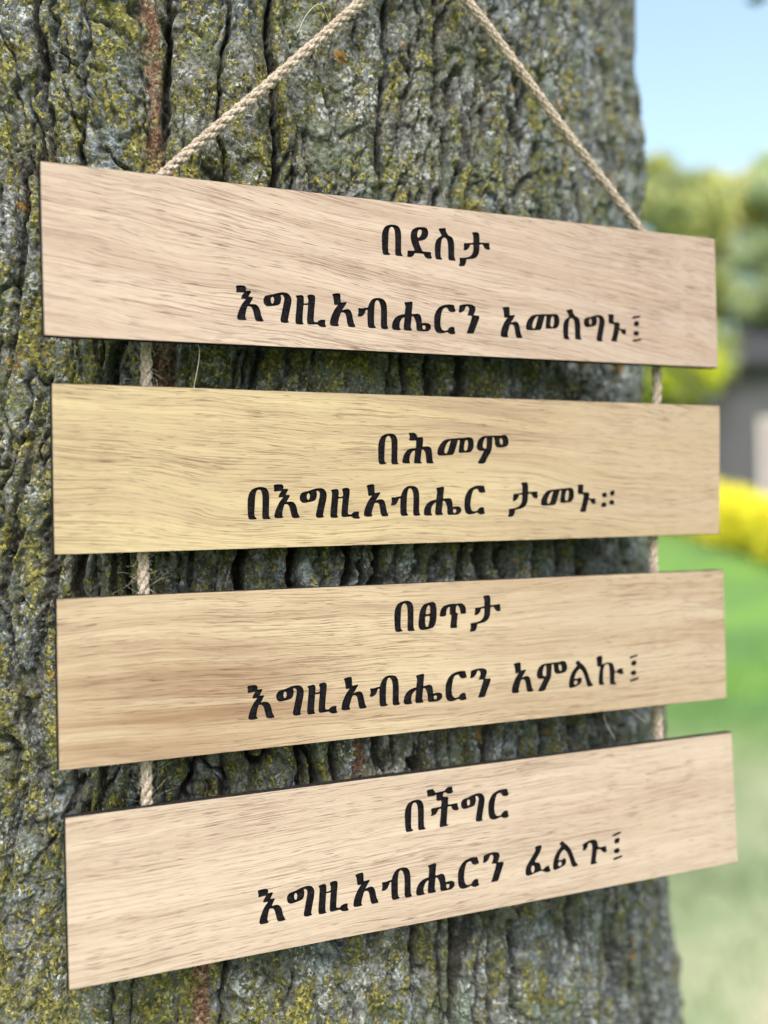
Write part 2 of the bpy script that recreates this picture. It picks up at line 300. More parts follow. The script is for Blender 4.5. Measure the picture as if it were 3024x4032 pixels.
GLYPHS = {
 'እ': [[[-82,1257],[90,1280],[244,1277],[309,1227],[319,1155],[280,1093],[525,1103],[438,970],[383,864],[588,868],[504,735],[429,593],[548,614],[691,605],[785,524],[842,390],[873,209],[930,75],[981,9],[796,-15],[665,10],[627,127],[593,284],[567,397],[510,507],[404,533],[346,520],[305,404],[266,242],[250,82],[320,23],[177,-4],[0,0],[-58,53],[-30,202],[45,388],[144,587],[315,786],[256,792],[102,786],[177,941],[255,1032],[84,1026],[-69,1006],[-48,1130]]],
 'ግ': [[[-665,857],[-607,948],[-486,988],[-315,1017],[-144,1080],[28,1119],[200,1126],[321,1083],[398,984],[429,858],[405,694],[342,436],[287,201],[259,72],[319,11],[146,-20],[0,0],[-27,91],[19,278],[74,512],[129,747],[157,910],[123,996],[55,1042],[-11,1019],[18,901],[-5,761],[-57,666],[-179,623],[-326,598],[-472,571],[-592,586],[-662,662],[-684,764]],[[-329,952],[-270,905],[-255,814],[-287,709],[-329,665],[-384,703],[-410,804],[-391,898]]],
 'ዚ': [[[-20,1072],[122,1095],[234,1112],[295,1076],[313,973],[293,801],[393,796],[501,826],[505,962],[458,1117],[597,1155],[722,1149],[776,1096],[773,955],[736,696],[709,436],[686,201],[716,109],[852,105],[899,166],[1001,214],[1178,217],[1156,134],[1161,40],[1217,-40],[1070,-59],[931,-31],[850,42],[669,25],[493,15],[432,59],[432,187],[453,421],[478,610],[494,762],[392,749],[292,757],[270,550],[246,316],[235,83],[288,11],[144,-6],[0,0],[-40,67],[-27,300],[4,534],[27,768],[44,955],[26,1024]]],
 'አ': [[[74,1207],[237,1251],[396,1262],[420,1183],[415,1017],[428,904],[549,921],[692,944],[611,816],[517,680],[456,598],[581,643],[724,668],[826,627],[888,500],[922,312],[957,147],[1036,3],[875,-10],[745,-7],[691,109],[670,297],[628,485],[540,546],[428,530],[374,399],[318,230],[283,86],[338,4],[153,-15],[0,0],[-42,68],[-6,259],[75,452],[169,623],[341,828],[161,800],[148,976],[119,1139]]],
 'ብ': [[[-453,739],[-270,736],[-138,768],[-25,775],[24,908],[107,1057],[215,1148],[375,1194],[561,1187],[693,1128],[770,1002],[797,811],[797,593],[785,351],[787,109],[851,11],[690,-12],[544,5],[523,119],[535,385],[547,651],[540,867],[491,1033],[413,1112],[333,1100],[277,995],[246,801],[231,560],[220,319],[225,103],[313,21],[158,-6],[0,0],[-45,89],[-49,352],[-43,592],[-34,707],[-119,702],[-155,609],[-224,486],[-330,427],[-474,423],[-427,545],[-424,665]]],
 'ሔ': [[[530,1102],[708,1128],[900,1160],[890,988],[864,815],[845,650],[969,662],[1135,689],[1230,646],[1277,538],[1292,392],[1296,313],[1457,339],[1623,324],[1705,242],[1696,118],[1587,19],[1420,1],[1227,-4],[1089,1],[1050,84],[1055,256],[1018,425],[939,568],[849,589],[819,373],[785,127],[864,9],[650,-7],[501,9],[485,111],[518,356],[542,533],[418,472],[328,345],[289,197],[294,76],[365,-5],[161,-16],[0,0],[-38,107],[8,303],[120,467],[285,574],[449,615],[544,625],[568,797],[594,969]],[[1358,243],[1454,229],[1480,156],[1436,68],[1366,52],[1318,123],[1309,196]]],
 'ር': [[[-73,416],[-53,639],[22,817],[153,985],[352,1089],[580,1138],[864,1131],[875,1017],[936,866],[742,830],[615,877],[562,998],[463,1012],[349,960],[274,807],[227,606],[198,381],[216,209],[269,101],[381,49],[551,90],[582,167],[711,241],[853,223],[850,93],[898,-24],[717,-68],[591,-32],[527,27],[322,-38],[153,-56],[0,0],[-66,145]]],
 'ን': [[[-322,1117],[-97,1176],[105,1199],[307,1187],[444,1094],[431,943],[339,766],[469,744],[614,747],[612,651],[519,444],[411,212],[327,7],[159,3],[0,0],[77,169],[170,400],[247,605],[280,720],[179,739],[49,739],[125,874],[158,1027],[88,1118],[-13,1104],[-59,989],[-148,883],[-264,831],[-359,841],[-309,973]]],
 'መ': [[[-44,163],[-3,309],[111,481],[262,613],[410,659],[632,684],[905,709],[1204,726],[1355,747],[1530,745],[1616,671],[1654,505],[1639,337],[1565,207],[1462,135],[1312,131],[1112,116],[950,112],[941,216],[972,425],[1002,614],[966,654],[903,629],[876,545],[808,333],[741,142],[663,30],[441,11],[195,-6],[0,0],[-42,60]],[[593,612],[541,484],[473,273],[407,104],[344,63],[277,97],[262,200],[316,368],[406,518],[507,596]],[[1340,655],[1387,574],[1382,385],[1340,237],[1276,181],[1202,209],[1180,312],[1210,501],[1251,629]]],
 'ስ': [[[143,1235],[308,1270],[478,1293],[462,1203],[515,1095],[604,990],[705,975],[786,909],[829,783],[853,623],[842,428],[834,265],[848,104],[916,12],[752,2],[587,10],[567,97],[575,276],[571,470],[564,663],[535,822],[463,896],[381,913],[301,866],[258,749],[231,570],[211,375],[203,213],[218,85],[296,14],[146,-8],[0,0],[-34,97],[-44,273],[-42,482],[-9,661],[58,796],[189,904],[291,962],[239,1070],[177,1161]]],
 'ታ': [[[656,1416],[827,1448],[940,1447],[995,1373],[1006,1210],[995,1025],[1195,1033],[1482,1063],[1460,954],[1503,793],[1378,763],[1265,806],[1191,914],[1155,977],[993,955],[987,749],[954,583],[856,427],[702,349],[513,317],[353,296],[341,173],[262,20],[130,-6],[0,0],[50,118],[53,232],[46,325],[196,337],[364,358],[535,417],[651,525],[701,660],[718,792],[718,931],[549,916],[528,841],[459,737],[373,673],[232,656],[273,787],[268,949],[437,960],[716,991],[724,1152],[719,1299]]],
 'በ': [[[-88,608],[-75,798],[-22,976],[69,1108],[208,1179],[354,1212],[500,1217],[629,1182],[708,1095],[753,960],[756,771],[751,566],[742,361],[740,185],[754,69],[826,14],[662,4],[516,3],[483,76],[491,281],[500,486],[502,690],[499,893],[478,1023],[424,1112],[352,1139],[278,1099],[227,999],[199,837],[185,632],[175,428],[164,253],[172,109],[274,18],[145,5],[0,0],[-63,46],[-78,189],[-86,377]]],
 'ደ': [[[188,893],[215,998],[292,1108],[426,1186],[576,1225],[742,1241],[892,1225],[956,1140],[978,1023],[941,887],[846,775],[695,703],[520,680],[558,543],[620,401],[703,254],[883,258],[1083,263],[1072,144],[1127,22],[976,-5],[859,16],[786,91],[747,176],[548,177],[341,172],[281,64],[197,1],[0,0],[27,87],[23,233],[187,240],[360,259],[314,361],[236,545],[191,717]],[[557,1132],[657,1134],[701,1072],[668,936],[590,826],[514,775],[480,831],[469,933],[497,1053]]],
 'ኑ': [[[-143,1162],[24,1186],[192,1190],[174,1025],[165,834],[359,850],[496,823],[495,710],[468,588],[675,560],[834,585],[812,480],[844,375],[717,333],[611,395],[527,518],[453,536],[421,397],[368,224],[315,51],[336,-2],[168,1],[0,0],[63,141],[126,331],[179,539],[211,747],[65,774],[-92,776],[-102,958],[-81,1096]]],
 '።': [[[44,627],[290,660],[290,453],[54,429]],[[462,697],[715,748],[699,528],[483,521]],[[22,196],[247,234],[278,40],[0,0]],[[440,293],[671,334],[699,123],[440,117]]],
 'ሕ': [[[273,1194],[430,1211],[566,1199],[652,1117],[671,1031],[797,1030],[904,1043],[929,966],[922,827],[901,640],[1067,672],[1224,657],[1302,579],[1330,449],[1339,275],[1358,84],[1420,-7],[1239,-14],[1092,-5],[1074,100],[1065,273],[1037,429],[959,533],[872,558],[842,393],[821,220],[807,81],[884,-9],[693,-20],[509,-7],[530,114],[560,287],[571,512],[464,485],[367,372],[318,234],[298,96],[349,-7],[172,-18],[0,0],[1,112],[50,284],[137,422],[253,535],[407,579],[610,590],[621,737],[626,918],[467,904],[284,919],[342,992],[330,1113]]],
 'ም': [[[-41,647],[-21,798],[55,971],[204,1092],[379,1131],[680,1142],[958,1153],[1135,1155],[1262,1194],[1415,1153],[1491,1012],[1503,859],[1451,738],[1311,682],[1057,658],[918,678],[850,764],[836,938],[806,1090],[718,1088],[709,871],[691,654],[652,502],[551,349],[450,197],[362,12],[199,-25],[0,0],[88,130],[201,303],[326,521],[152,508],[28,540]],[[442,1063],[453,868],[432,608],[327,596],[252,650],[253,801],[304,975],[379,1058]],[[1084,1061],[1185,1041],[1236,921],[1215,790],[1159,757],[1096,811],[1063,941]]],
 'ፀ': [[[-106,276],[-84,491],[-45,705],[37,886],[161,1019],[301,1059],[458,1090],[581,1095],[675,1026],[712,853],[719,635],[702,418],[657,219],[558,69],[365,18],[173,-10],[0,0],[-76,58],[-109,153]],[[369,994],[429,944],[434,773],[422,627],[221,598],[233,752],[280,905]],[[411,545],[399,372],[351,204],[314,106],[262,93],[202,151],[180,291],[194,538]]],
 'ጥ': [[[-472,558],[-438,714],[-357,849],[-226,930],[-27,970],[192,980],[311,966],[452,986],[592,962],[690,878],[738,761],[743,566],[622,555],[492,561],[481,685],[448,810],[370,910],[300,909],[267,784],[263,600],[353,595],[344,481],[316,307],[292,133],[325,-1],[169,-10],[0,0],[17,148],[48,356],[72,530],[-17,552],[-3,709],[0,881],[-85,853],[-151,769],[-183,648],[-186,517],[-315,489],[-473,497]]],
 'ል': [[[-69,85],[-52,281],[1,474],[88,646],[211,795],[369,932],[371,992],[278,1078],[459,1174],[575,1037],[717,937],[833,790],[924,604],[991,399],[1081,173],[1210,27],[1077,4],[920,-4],[863,110],[808,314],[730,538],[627,725],[521,802],[425,760],[301,610],[220,418],[224,382],[366,371],[487,427],[594,390],[602,250],[540,155],[383,88],[191,34],[0,0]],[[294,323],[364,298],[386,217],[324,123],[241,119],[190,183],[197,281]]],
 'ኩ': [[[-101,1215],[46,1253],[198,1263],[200,1058],[187,858],[330,918],[527,939],[698,903],[795,815],[839,630],[856,524],[960,516],[1036,596],[1161,631],[1310,616],[1270,518],[1354,410],[1229,379],[1056,412],[971,475],[847,478],[829,268],[823,66],[944,-54],[746,-45],[587,-20],[584,165],[586,387],[580,609],[561,812],[476,878],[353,867],[277,751],[235,554],[221,314],[215,113],[305,-18],[158,-18],[0,0],[-8,171],[11,410],[54,627],[107,784],[-75,807],[-77,1017]]],
 '፤': [[[-108,807],[338,904],[366,828],[-75,736]],[[2,611],[278,644],[251,428],[-3,415]],[[-56,165],[225,220],[252,10],[-15,-11]],[[-121,-208],[375,-124],[383,-198],[-83,-289]]],
 'ች': [[[-518,1547],[-377,1562],[-233,1561],[-191,1492],[-132,1393],[50,1414],[306,1432],[345,1499],[439,1560],[640,1557],[635,1432],[682,1338],[555,1289],[410,1306],[331,1380],[221,1366],[204,1275],[196,1196],[441,1169],[425,1007],[409,856],[592,849],[850,876],[853,743],[912,603],[764,577],[637,626],[577,714],[579,778],[397,793],[371,612],[350,406],[326,200],[321,72],[419,27],[209,7],[0,0],[15,145],[52,364],[88,584],[104,750],[-42,729],[-83,622],[-186,523],[-377,492],[-336,607],[-364,789],[-174,802],[106,806],[121,933],[141,1066],[-100,1076],[-94,1216],[-89,1343],[-208,1302],[-496,1294],[-500,1426]]],
 'ፈ': [[[464,1109],[603,1139],[771,1157],[797,1070],[751,943],[665,805],[540,657],[414,484],[530,451],[647,425],[692,335],[713,232],[731,130],[839,105],[912,186],[1013,221],[1152,230],[1138,135],[1211,-1],[1081,-15],[942,-10],[846,46],[729,88],[571,62],[412,37],[273,0],[135,-32],[0,0],[-44,98],[-27,244],[38,399],[162,546],[308,724],[433,872],[497,996]],[[340,379],[406,311],[411,211],[375,84],[314,43],[249,103],[236,237],[270,332]]],
 'ጉ': [[[-361,920],[-217,955],[-42,1025],[112,1050],[264,1037],[374,951],[416,834],[428,690],[570,662],[851,686],[845,568],[876,429],[730,410],[619,489],[547,587],[366,612],[339,466],[302,299],[264,131],[355,23],[210,5],[0,0],[28,166],[76,363],[115,562],[134,748],[103,878],[21,953],[-67,918],[-110,814],[-173,697],[-271,649],[-374,671],[-339,784]]],
}
LETTERS = [
 [('በ', -20.01, 8.47), ('ደ', -9.96, 8.52), ('ስ', 3.15, 8.57), ('ታ', 13.59, 6.68), ('እ', -80.46, -20.64), ('ግ', -63.78, -20.62), ('ዚ', -57.6, -20.98), ('አ', -43.5, -20.75), ('ብ', -27.43, -20.8), ('ሔ', -17.04, -20.9), ('ር', 2.32, -20.82), ('ን', 16.52, -20.74), ('አ', 33.16, -21.3), ('መ', 45.79, -17.79), ('ስ', 64.57, -20.64), ('ግ', 81.81, -20.67), ('ኑ', 89.21, -20.54), ('፤', 102.1, -17.32)],
 [('በ', -24.4, 2.11), ('ሕ', -14.64, 2.66), ('መ', 1.7, 5.8), ('ም', 19.99, 2.69), ('በ', -78.59, -18.87), ('እ', -68.39, -18.51), ('ግ', -51.78, -18.54), ('ዚ', -45.58, -18.77), ('አ', -31.32, -18.48), ('ብ', -15.2, -18.54), ('ሔ', -4.85, -18.52), ('ር', 14.47, -17.98), ('ታ', 34.58, -19.82), ('መ', 51.58, -15.34), ('ኑ', 71.14, -18.32), ('።', 82.56, -16.54)],
 [('በ', -18.95, 10.72), ('ፀ', -8.09, 10.94), ('ጥ', 5.28, 10.92), ('ታ', 14.35, 8.99), ('እ', -80.54, -18.59), ('ግ', -63.17, -18.49), ('ዚ', -57.21, -18.66), ('አ', -42.99, -18.32), ('ብ', -26.59, -18.31), ('ሔ', -16.16, -18.34), ('ር', 3.23, -18.38), ('ን', 17.55, -18.53), ('አ', 34.25, -18.02), ('ም', 46.76, -18.2), ('ል', 63.19, -18.31), ('ኩ', 78.21, -18.01), ('፤', 95.92, -15.13)],
 [('በ', -17.85, 6.87), ('ች', -3.38, 6.79), ('ግ', 13.58, 6.93), ('ር', 20.17, 7.12), ('እ', -79.77, -19.0), ('ግ', -62.39, -19.01), ('ዚ', -56.28, -19.2), ('አ', -41.73, -18.78), ('ብ', -25.25, -18.76), ('ሔ', -14.62, -18.74), ('ር', 4.83, -18.85), ('ን', 19.46, -18.75), ('ፈ', 36.43, -18.6), ('ል', 50.34, -18.54), ('ጉ', 68.7, -18.92), ('፤', 81.66, -15.95)],
]
# ---------------------------------------------------------------- the hanging sign
def mat_wood(name, light, mid, dark, seed, slope=0.0, streak=.575, swirl=.004, brown=None, right=None):
    n = N(name); P = n.obj()
    Q = n.map(P, loc=(seed * .37, 0, seed * .91))
    wlow = n.sub5(n.noise(n.map(Q, scale=(9, 1, 22)), 1.0, 2, .5, color=True))
    w2 = n.sub5(n.noise(n.map(Q, scale=(45, 1, 120)), 1.0, 2, .5, color=True))
    q = n.sep(n.vadd(n.vadd(Q, wlow, swirl * 2.2), w2, .0016))
    zz = n.math('ADD', q[2], n.math('MULTIPLY', q[0], slope))
    cmb = n.n('ShaderNodeCombineXYZ'); n.set(cmb.inputs[0], q[0]); n.set(cmb.inputs[2], zz); G = cmb.outputs[0]
    band = n.noise(n.map(G, scale=(4, 1, 95)), 1.0, 5, .62)
    fib = n.noise(n.map(G, scale=(140, 1, 2600)), 1.0, 3, .6)
    st = n.noise(n.map(G, scale=(26, 1, 1900)), 1.0, 3, .6)
    st2 = n.noise(n.map(G, scale=(90, 1, 2900), loc=(4, 0, 2)), 1.0, 2, .5)
    dens = n.noise(n.map(G, scale=(9, 1, 60), loc=(2, 0, 7)), 1.0, 3, .6)
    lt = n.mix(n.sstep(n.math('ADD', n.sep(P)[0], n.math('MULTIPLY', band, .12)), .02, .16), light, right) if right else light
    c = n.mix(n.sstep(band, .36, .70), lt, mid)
    blot = n.noise(n.map(Q, scale=(14, 1, 40), loc=(1, 1, 5)), 1.0, 3, .55)
    c = n.mix(n.math('MULTIPLY', n.sstep(blot, .55, .75), .35), c, mid)
    if brown:
        (bx, bz, br, bc) = brown
        p3 = n.sep(P)
        d = n.math('SQRT', n.math('ADD', n.math('POWER', n.math('MULTIPLY', n.math('SUBTRACT', p3[0], bx), .38), 2.0), n.math('POWER', n.math('SUBTRACT', p3[2], bz), 2.0)))
        bm = n.math('MULTIPLY', n.sstep(n.math('ADD', d, n.math('MULTIPLY', band, .010)), br + .014, br * .3), n.sstep(band, .30, .60))
        c = n.mix(n.math('MULTIPLY', bm, .95), c, bc)
    c = n.mix(n.math('MULTIPLY', n.sstep(fib, .50, .72), .28), c, dark)
    sm = n.math('MULTIPLY', n.sstep(n.math('ADD', st, n.math('MULTIPLY', n.math('SUBTRACT', dens, .5), .30)), streak, streak + .08), .60)
    c = n.mix(sm, c, dark)
    st3 = n.noise(n.map(G, scale=(16, 1, 3000), loc=(1, 0, 9)), 1.0, 3, .65)
    c = n.mix(n.math('MULTIPLY', n.sstep(st3, .50, .62), .48), c, dark)
    sm2 = n.math('MULTIPLY', n.sstep(n.math('ADD', st2, n.math('MULTIPLY', n.math('SUBTRACT', dens, .5), .22)), .62, .67), .68)
    c = n.mix(sm2, c, tuple(v * .62 for v in dark))
    h = n.math('SUBTRACT', n.math('MULTIPLY', fib, .35), n.math('ADD', sm, sm2))
    h = n.math('ADD', h, n.math('MULTIPLY', n.noise(P, 1500, 2, .6), .3))
    nor = n.bump(h, .55, .00022)
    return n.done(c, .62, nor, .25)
def mat_char(name='charred_wood', c0=(.0036, .0035, .0058), c1=(.0145, .0135, .0165), raster=True):
    n = N(name); P = n.obj()
    f = n.noise(P, 900, 4, .65)
    c = n.mix(n.sstep(f, .42, .72), c0, c1)
    h = f
    if raster:
        ras = n.noise(n.map(P, scale=(120, 1, 2300)), 1.0, 2, .6)
        h = n.math('ADD', n.math('MULTIPLY', ras, 1.6), f)
        c = n.mix(n.math('MULTIPLY', n.sstep(ras, .52, .7), .55), c, c1)
    return n.done(c, .85, n.bump(h, .7, .0004), .05)
CHAR = mat_char(); CHAR_EDGE = mat_char('laser_cut_edge', (.010, .0095, .011), (.045, .040, .038), False)
WOODS = [
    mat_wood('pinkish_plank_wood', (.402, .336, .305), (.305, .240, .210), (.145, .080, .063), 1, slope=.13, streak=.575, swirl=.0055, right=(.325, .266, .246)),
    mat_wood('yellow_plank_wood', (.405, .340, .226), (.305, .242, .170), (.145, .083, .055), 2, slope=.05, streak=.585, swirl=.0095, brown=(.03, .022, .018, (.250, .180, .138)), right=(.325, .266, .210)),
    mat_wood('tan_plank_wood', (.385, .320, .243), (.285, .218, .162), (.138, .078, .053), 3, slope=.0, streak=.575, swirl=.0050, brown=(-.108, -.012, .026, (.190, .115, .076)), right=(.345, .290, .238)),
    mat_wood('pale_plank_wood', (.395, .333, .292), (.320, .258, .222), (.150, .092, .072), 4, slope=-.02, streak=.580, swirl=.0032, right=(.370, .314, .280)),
]
PW, PH, PT = .300, .0598877, .0043
PLANKS = [((-.009429590, .380262378, .012287672), (.0050224478, .0113606293, .0046161127)),
          ((.000416789, .126341685, -.003777662), (.0341275865, .0036752905, -.0010427954)),
          ((.001246981, -.126004387, -.004083435), (-.0062727791, -.0016821200, -.0053649255)),
          ((.007765817, -.380599676, -.004426572), (-.0357192935, -.0133540166, -.0011621083))]
PLABEL = ['top plank with pinkish grain sloping down to the right', 'second plank with yellow cream grain', 'third plank with a brown patch at its lower left', 'bottom plank with pale straight grain']

sign = empty('hanging_sign', (0, 0, ZC - .16))
tag(sign, 'four pale wooden planks burned with black Amharic lettering hung on jute rope against the tree', 'hanging sign')
SB = Vector((0, 0, ZC - .16))

def chaikin(p, k=.2):
    out = []
    for a, b in zip(p, p[1:] + p[:1]):
        out.append((a[0] + (b[0] - a[0]) * k, a[1] + (b[1] - a[1]) * k)); out.append((a[0] + (b[0] - a[0]) * (1 - k), a[1] + (b[1] - a[1]) * (1 - k)))
    return out
def inside(pt, poly):
    x, y = pt; c = False; j = len(poly) - 1
    for i in range(len(poly)):
        xi, yi = poly[i]; xj, yj = poly[j]
        if (yi > y) != (yj > y) and x < (xj - xi) * (y - yi) / (yj - yi) + xi: c = not c
        j = i
    return c
def glyph_polys(g, u, v):
    out = []
    for P in GLYPHS[g]:
        q = chaikin([((x / 100 + u) / 1000, (y / 100 + v) / 1000) for x, y in P])
        ar = sum(a[0] * b[1] - b[0] * a[1] for a, b in zip(q, q[1:] + q[:1]))
        k = .00010 * (1 if ar > 0 else -1) * (-1 if out and inside(q[0], out[0]) else 1)
        r = []
        for i in range(len(q)):
            a, b = q[i - 1], q[(i + 1) % len(q)]; dx, dy = b[0] - a[0], b[1] - a[1]; l = math.hypot(dx, dy) + 1e-9
            r.append((q[i][0] + dy / l * k, q[i][1] - dx / l * k))
        out.append(r)
    return out
def build_plank(k):
    loc, rv = PLANKS[k]
    rv = Vector(rv); Rb = Matrix.Rotation(rv.length, 3, rv.normalized())
    Rw = M @ Rb @ M.transposed()
    rg = random.Random(40 + k)
    w, h, c = PW / 2, PH / 2, .00028
    ring = []
    def edge(a, b, n):
        for i in range(n):
            t = i / n; j = rg.uniform(-1, 1) * .00010
            x = a[0] + (b[0] - a[0]) * t; y = a[1] + (b[1] - a[1]) * t
            if i: x, y = (x + (j if a[0] == b[0] else 0), y + (j if a[1] == b[1] else 0))
            ring.append((x, y))
    edge((-w, -h), (w, -h), 90); edge((w, -h), (w, h), 18); edge((w, h), (-w, h), 90); edge((-w, h), (-w, -h), 18)
    front = [(x * (1 - c / w), y * (1 - c / h)) for x, y in ring]
    letters = [glyph_polys(*t) for t in LETTERS[k]]
    pts = [Vector(p) for p in front]; edges = [(i, (i + 1) % len(front)) for i in range(len(front))]
    for L in letters:
        for P in L:
            o = len(pts); pts += [Vector(p) for p in P]; edges += [(o + i, o + (i + 1) % len(P)) for i in range(len(P))]
    vs, es, fs, _, _, _ = delaunay_2d_cdt(pts, edges, [], 0, 1e-7)
    boxes = [(min(p[0] for p in sum(L, [])), max(p[0] for p in sum(L, [])), min(p[1] for p in sum(L, [])), max(p[1] for p in sum(L, []))) for L in letters]
    woodf = []; letf = [[] for _ in letters]
    for f in fs:
        cx = sum(vs[i][0] for i in f) / len(f); cy = sum(vs[i][1] for i in f) / len(f)
        if abs(cx) > w or abs(cy) > h: continue
        hit = None
        for li, L in enumerate(letters):
            b = boxes[li]
            if b[0] <= cx <= b[1] and b[2] <= cy <= b[3] and sum(inside((cx, cy), P) for P in L) % 2: hit = li; break
        if hit is None: woodf.append(f)
        else: letf[hit].append(f)
    V = [(x, 0.0, y) for x, y in vs]
    F = [tuple(f) for f in woodf]; nf = len(F)
    o = len(V); n = len(front)
    fr = len(V); V += [(x, 0.0, y) for x, y in front]
    r1 = len(V); V += [(x, c, y) for x, y in ring]
    r2 = len(V); V += [(x, PT, y) for x, y in ring]
    for i in range(n):
        j = (i + 1) % n
        F.append((fr + i, r1 + i, r1 + j, fr + j)); F.append((r1 + i, r2 + i, r2 + j, r1 + j))
    F.append(tuple(r2 + i for i in range(n)))
    me = bpy.data.meshes.new('plank'); me.from_pydata(V, [], F)
    me.materials.append(WOODS[k]); me.materials.append(CHAR_EDGE); me.materials.append(WOODS[k])
    for i, p in enumerate(me.polygons):
        p.material_index = 0 if i < nf or i == len(F) - 1 else 1
    bm = bmesh.new(); bm.from_mesh(me); bmesh.ops.remove_doubles(bm, verts=bm.verts, dist=1e-7); bmesh.ops.recalc_face_normals(bm, faces=bm.faces)
    ff = next((f for f in bm.faces if f.material_index == 0 and abs(f.normal.y) > .9 and abs(f.calc_center_median().y) < 1e-6), None)
    if ff and ff.normal.y > 0: bmesh.ops.reverse_faces(bm, faces=bm.faces)
    bm.to_mesh(me); bm.free()
    pl = link(bpy.data.objects.new('plank', me), sign)
    T = W(*(v * .3 for v in loc)) - SB
    pl.matrix_local = Matrix.Translation(T) @ Rw.to_4x4()
    pl['label'] = PLABEL[k]
    D = .00055
    for li, lf in enumerate(letf):
        idx = {}; LV = []; LF = []
        def vi(i):
            if i not in idx: idx[i] = len(LV); LV.append((vs[i][0], D + .00008 * math.sin(i * 12.9), vs[i][1]))
            return idx[i]
        cnt = {}
        for f in lf:
            LF.append(tuple(vi(i) for i in f))
            for a, b in zip(f, list(f[1:]) + [f[0]]):
                e = (min(a, b), max(a, b)); cnt.setdefault(e, []).append((a, b))
        for e, l in cnt.items():
            if len(l) == 1:
                a, b = l[0]; q = len(LV)
                LV += [(vs[a][0], .00001, vs[a][1]), (vs[b][0], .00001, vs[b][1])]
                LF.append((vi(b), vi(a), q, q + 1))
        mesh_obj('letter', LV, LF, CHAR, pl)
    return pl
for k in range(4): build_plank(k)

# jute rope: three twisted yarns along a path, with loose fibres
def mat_rope():
    n = N('jute_rope'); P = n.obj()
    a = n.noise(P, 900, 4, .7); b = n.noise(P, 160, 2, .5)
    c = n.ramp(a, [(.30, (.13, .10, .085)), (.46, (.30, .25, .22)), (.60, (.45, .395, .36)), (.78, (.66, .61, .59))])
    c = n.mix(n.math('MULTIPLY', n.sstep(b, .45, .7), .4), c, (.42, .375, .345))
    u = n.attr('along')
    fl = n.noise(n.map(P, scale=(1, 1, 1)), 2600, 2, .6)
    return n.done(c, .85, n.bump(n.math('ADD', a, n.math('MULTIPLY', fl, .6)), .9, .0005), .15)
ROPE = mat_rope()
nfib = N('jute_fibre'); FIB = nfib.done((.55, .50, .44), .6, None, .3)
def catmull(pts, step):
    P = [Vector(p) for p in pts]; P = [P[0] * 2 - P[1]] + P + [P[-1] * 2 - P[-2]]; out = []
    for i in range(1, len(P) - 2):
        n = max(2, int((P[i + 1] - P[i]).length / step))
        for k in range(n):
            t = k / n; a, b, c, d = P[i - 1:i + 3]
            out.append(.5 * ((2 * b) + (c - a) * t + (2 * a - 5 * b + 4 * c - d) * t * t + (3 * b - a - 3 * c + d) * t ** 3))
    out.append(P[-2]); return out
def tube_arrays(path, rads, sides, V, F):
    o = len(V); n = len(path); up = Vector((.13, -.95, .27))
    for i, p in enumerate(path):
        t = (path[min(i + 1, n - 1)] - path[max(i - 1, 0)]).normalized()
        a = t.cross(up).normalized(); b = t.cross(a)
        for s in range(sides):
            an = 2 * math.pi * s / sides; V.append(p + (a * math.cos(an) + b * math.sin(an)) * rads[i])
    for i in range(n - 1):
        for s in range(sides):
            s2 = (s + 1) % sides; F.append((o + i * sides + s, o + i * sides + s2, o + (i + 1) * sides + s2, o + (i + 1) * sides + s))
def frames(path):
    up = Vector((.13, -.95, .27)); fr = []
    for i in range(len(path)):
        t = (path[min(i + 1, len(path) - 1)] - path[max(i - 1, 0)]).normalized()
        a = t.cross(up).normalized(); fr.append((t, a, t.cross(a)))
    return fr
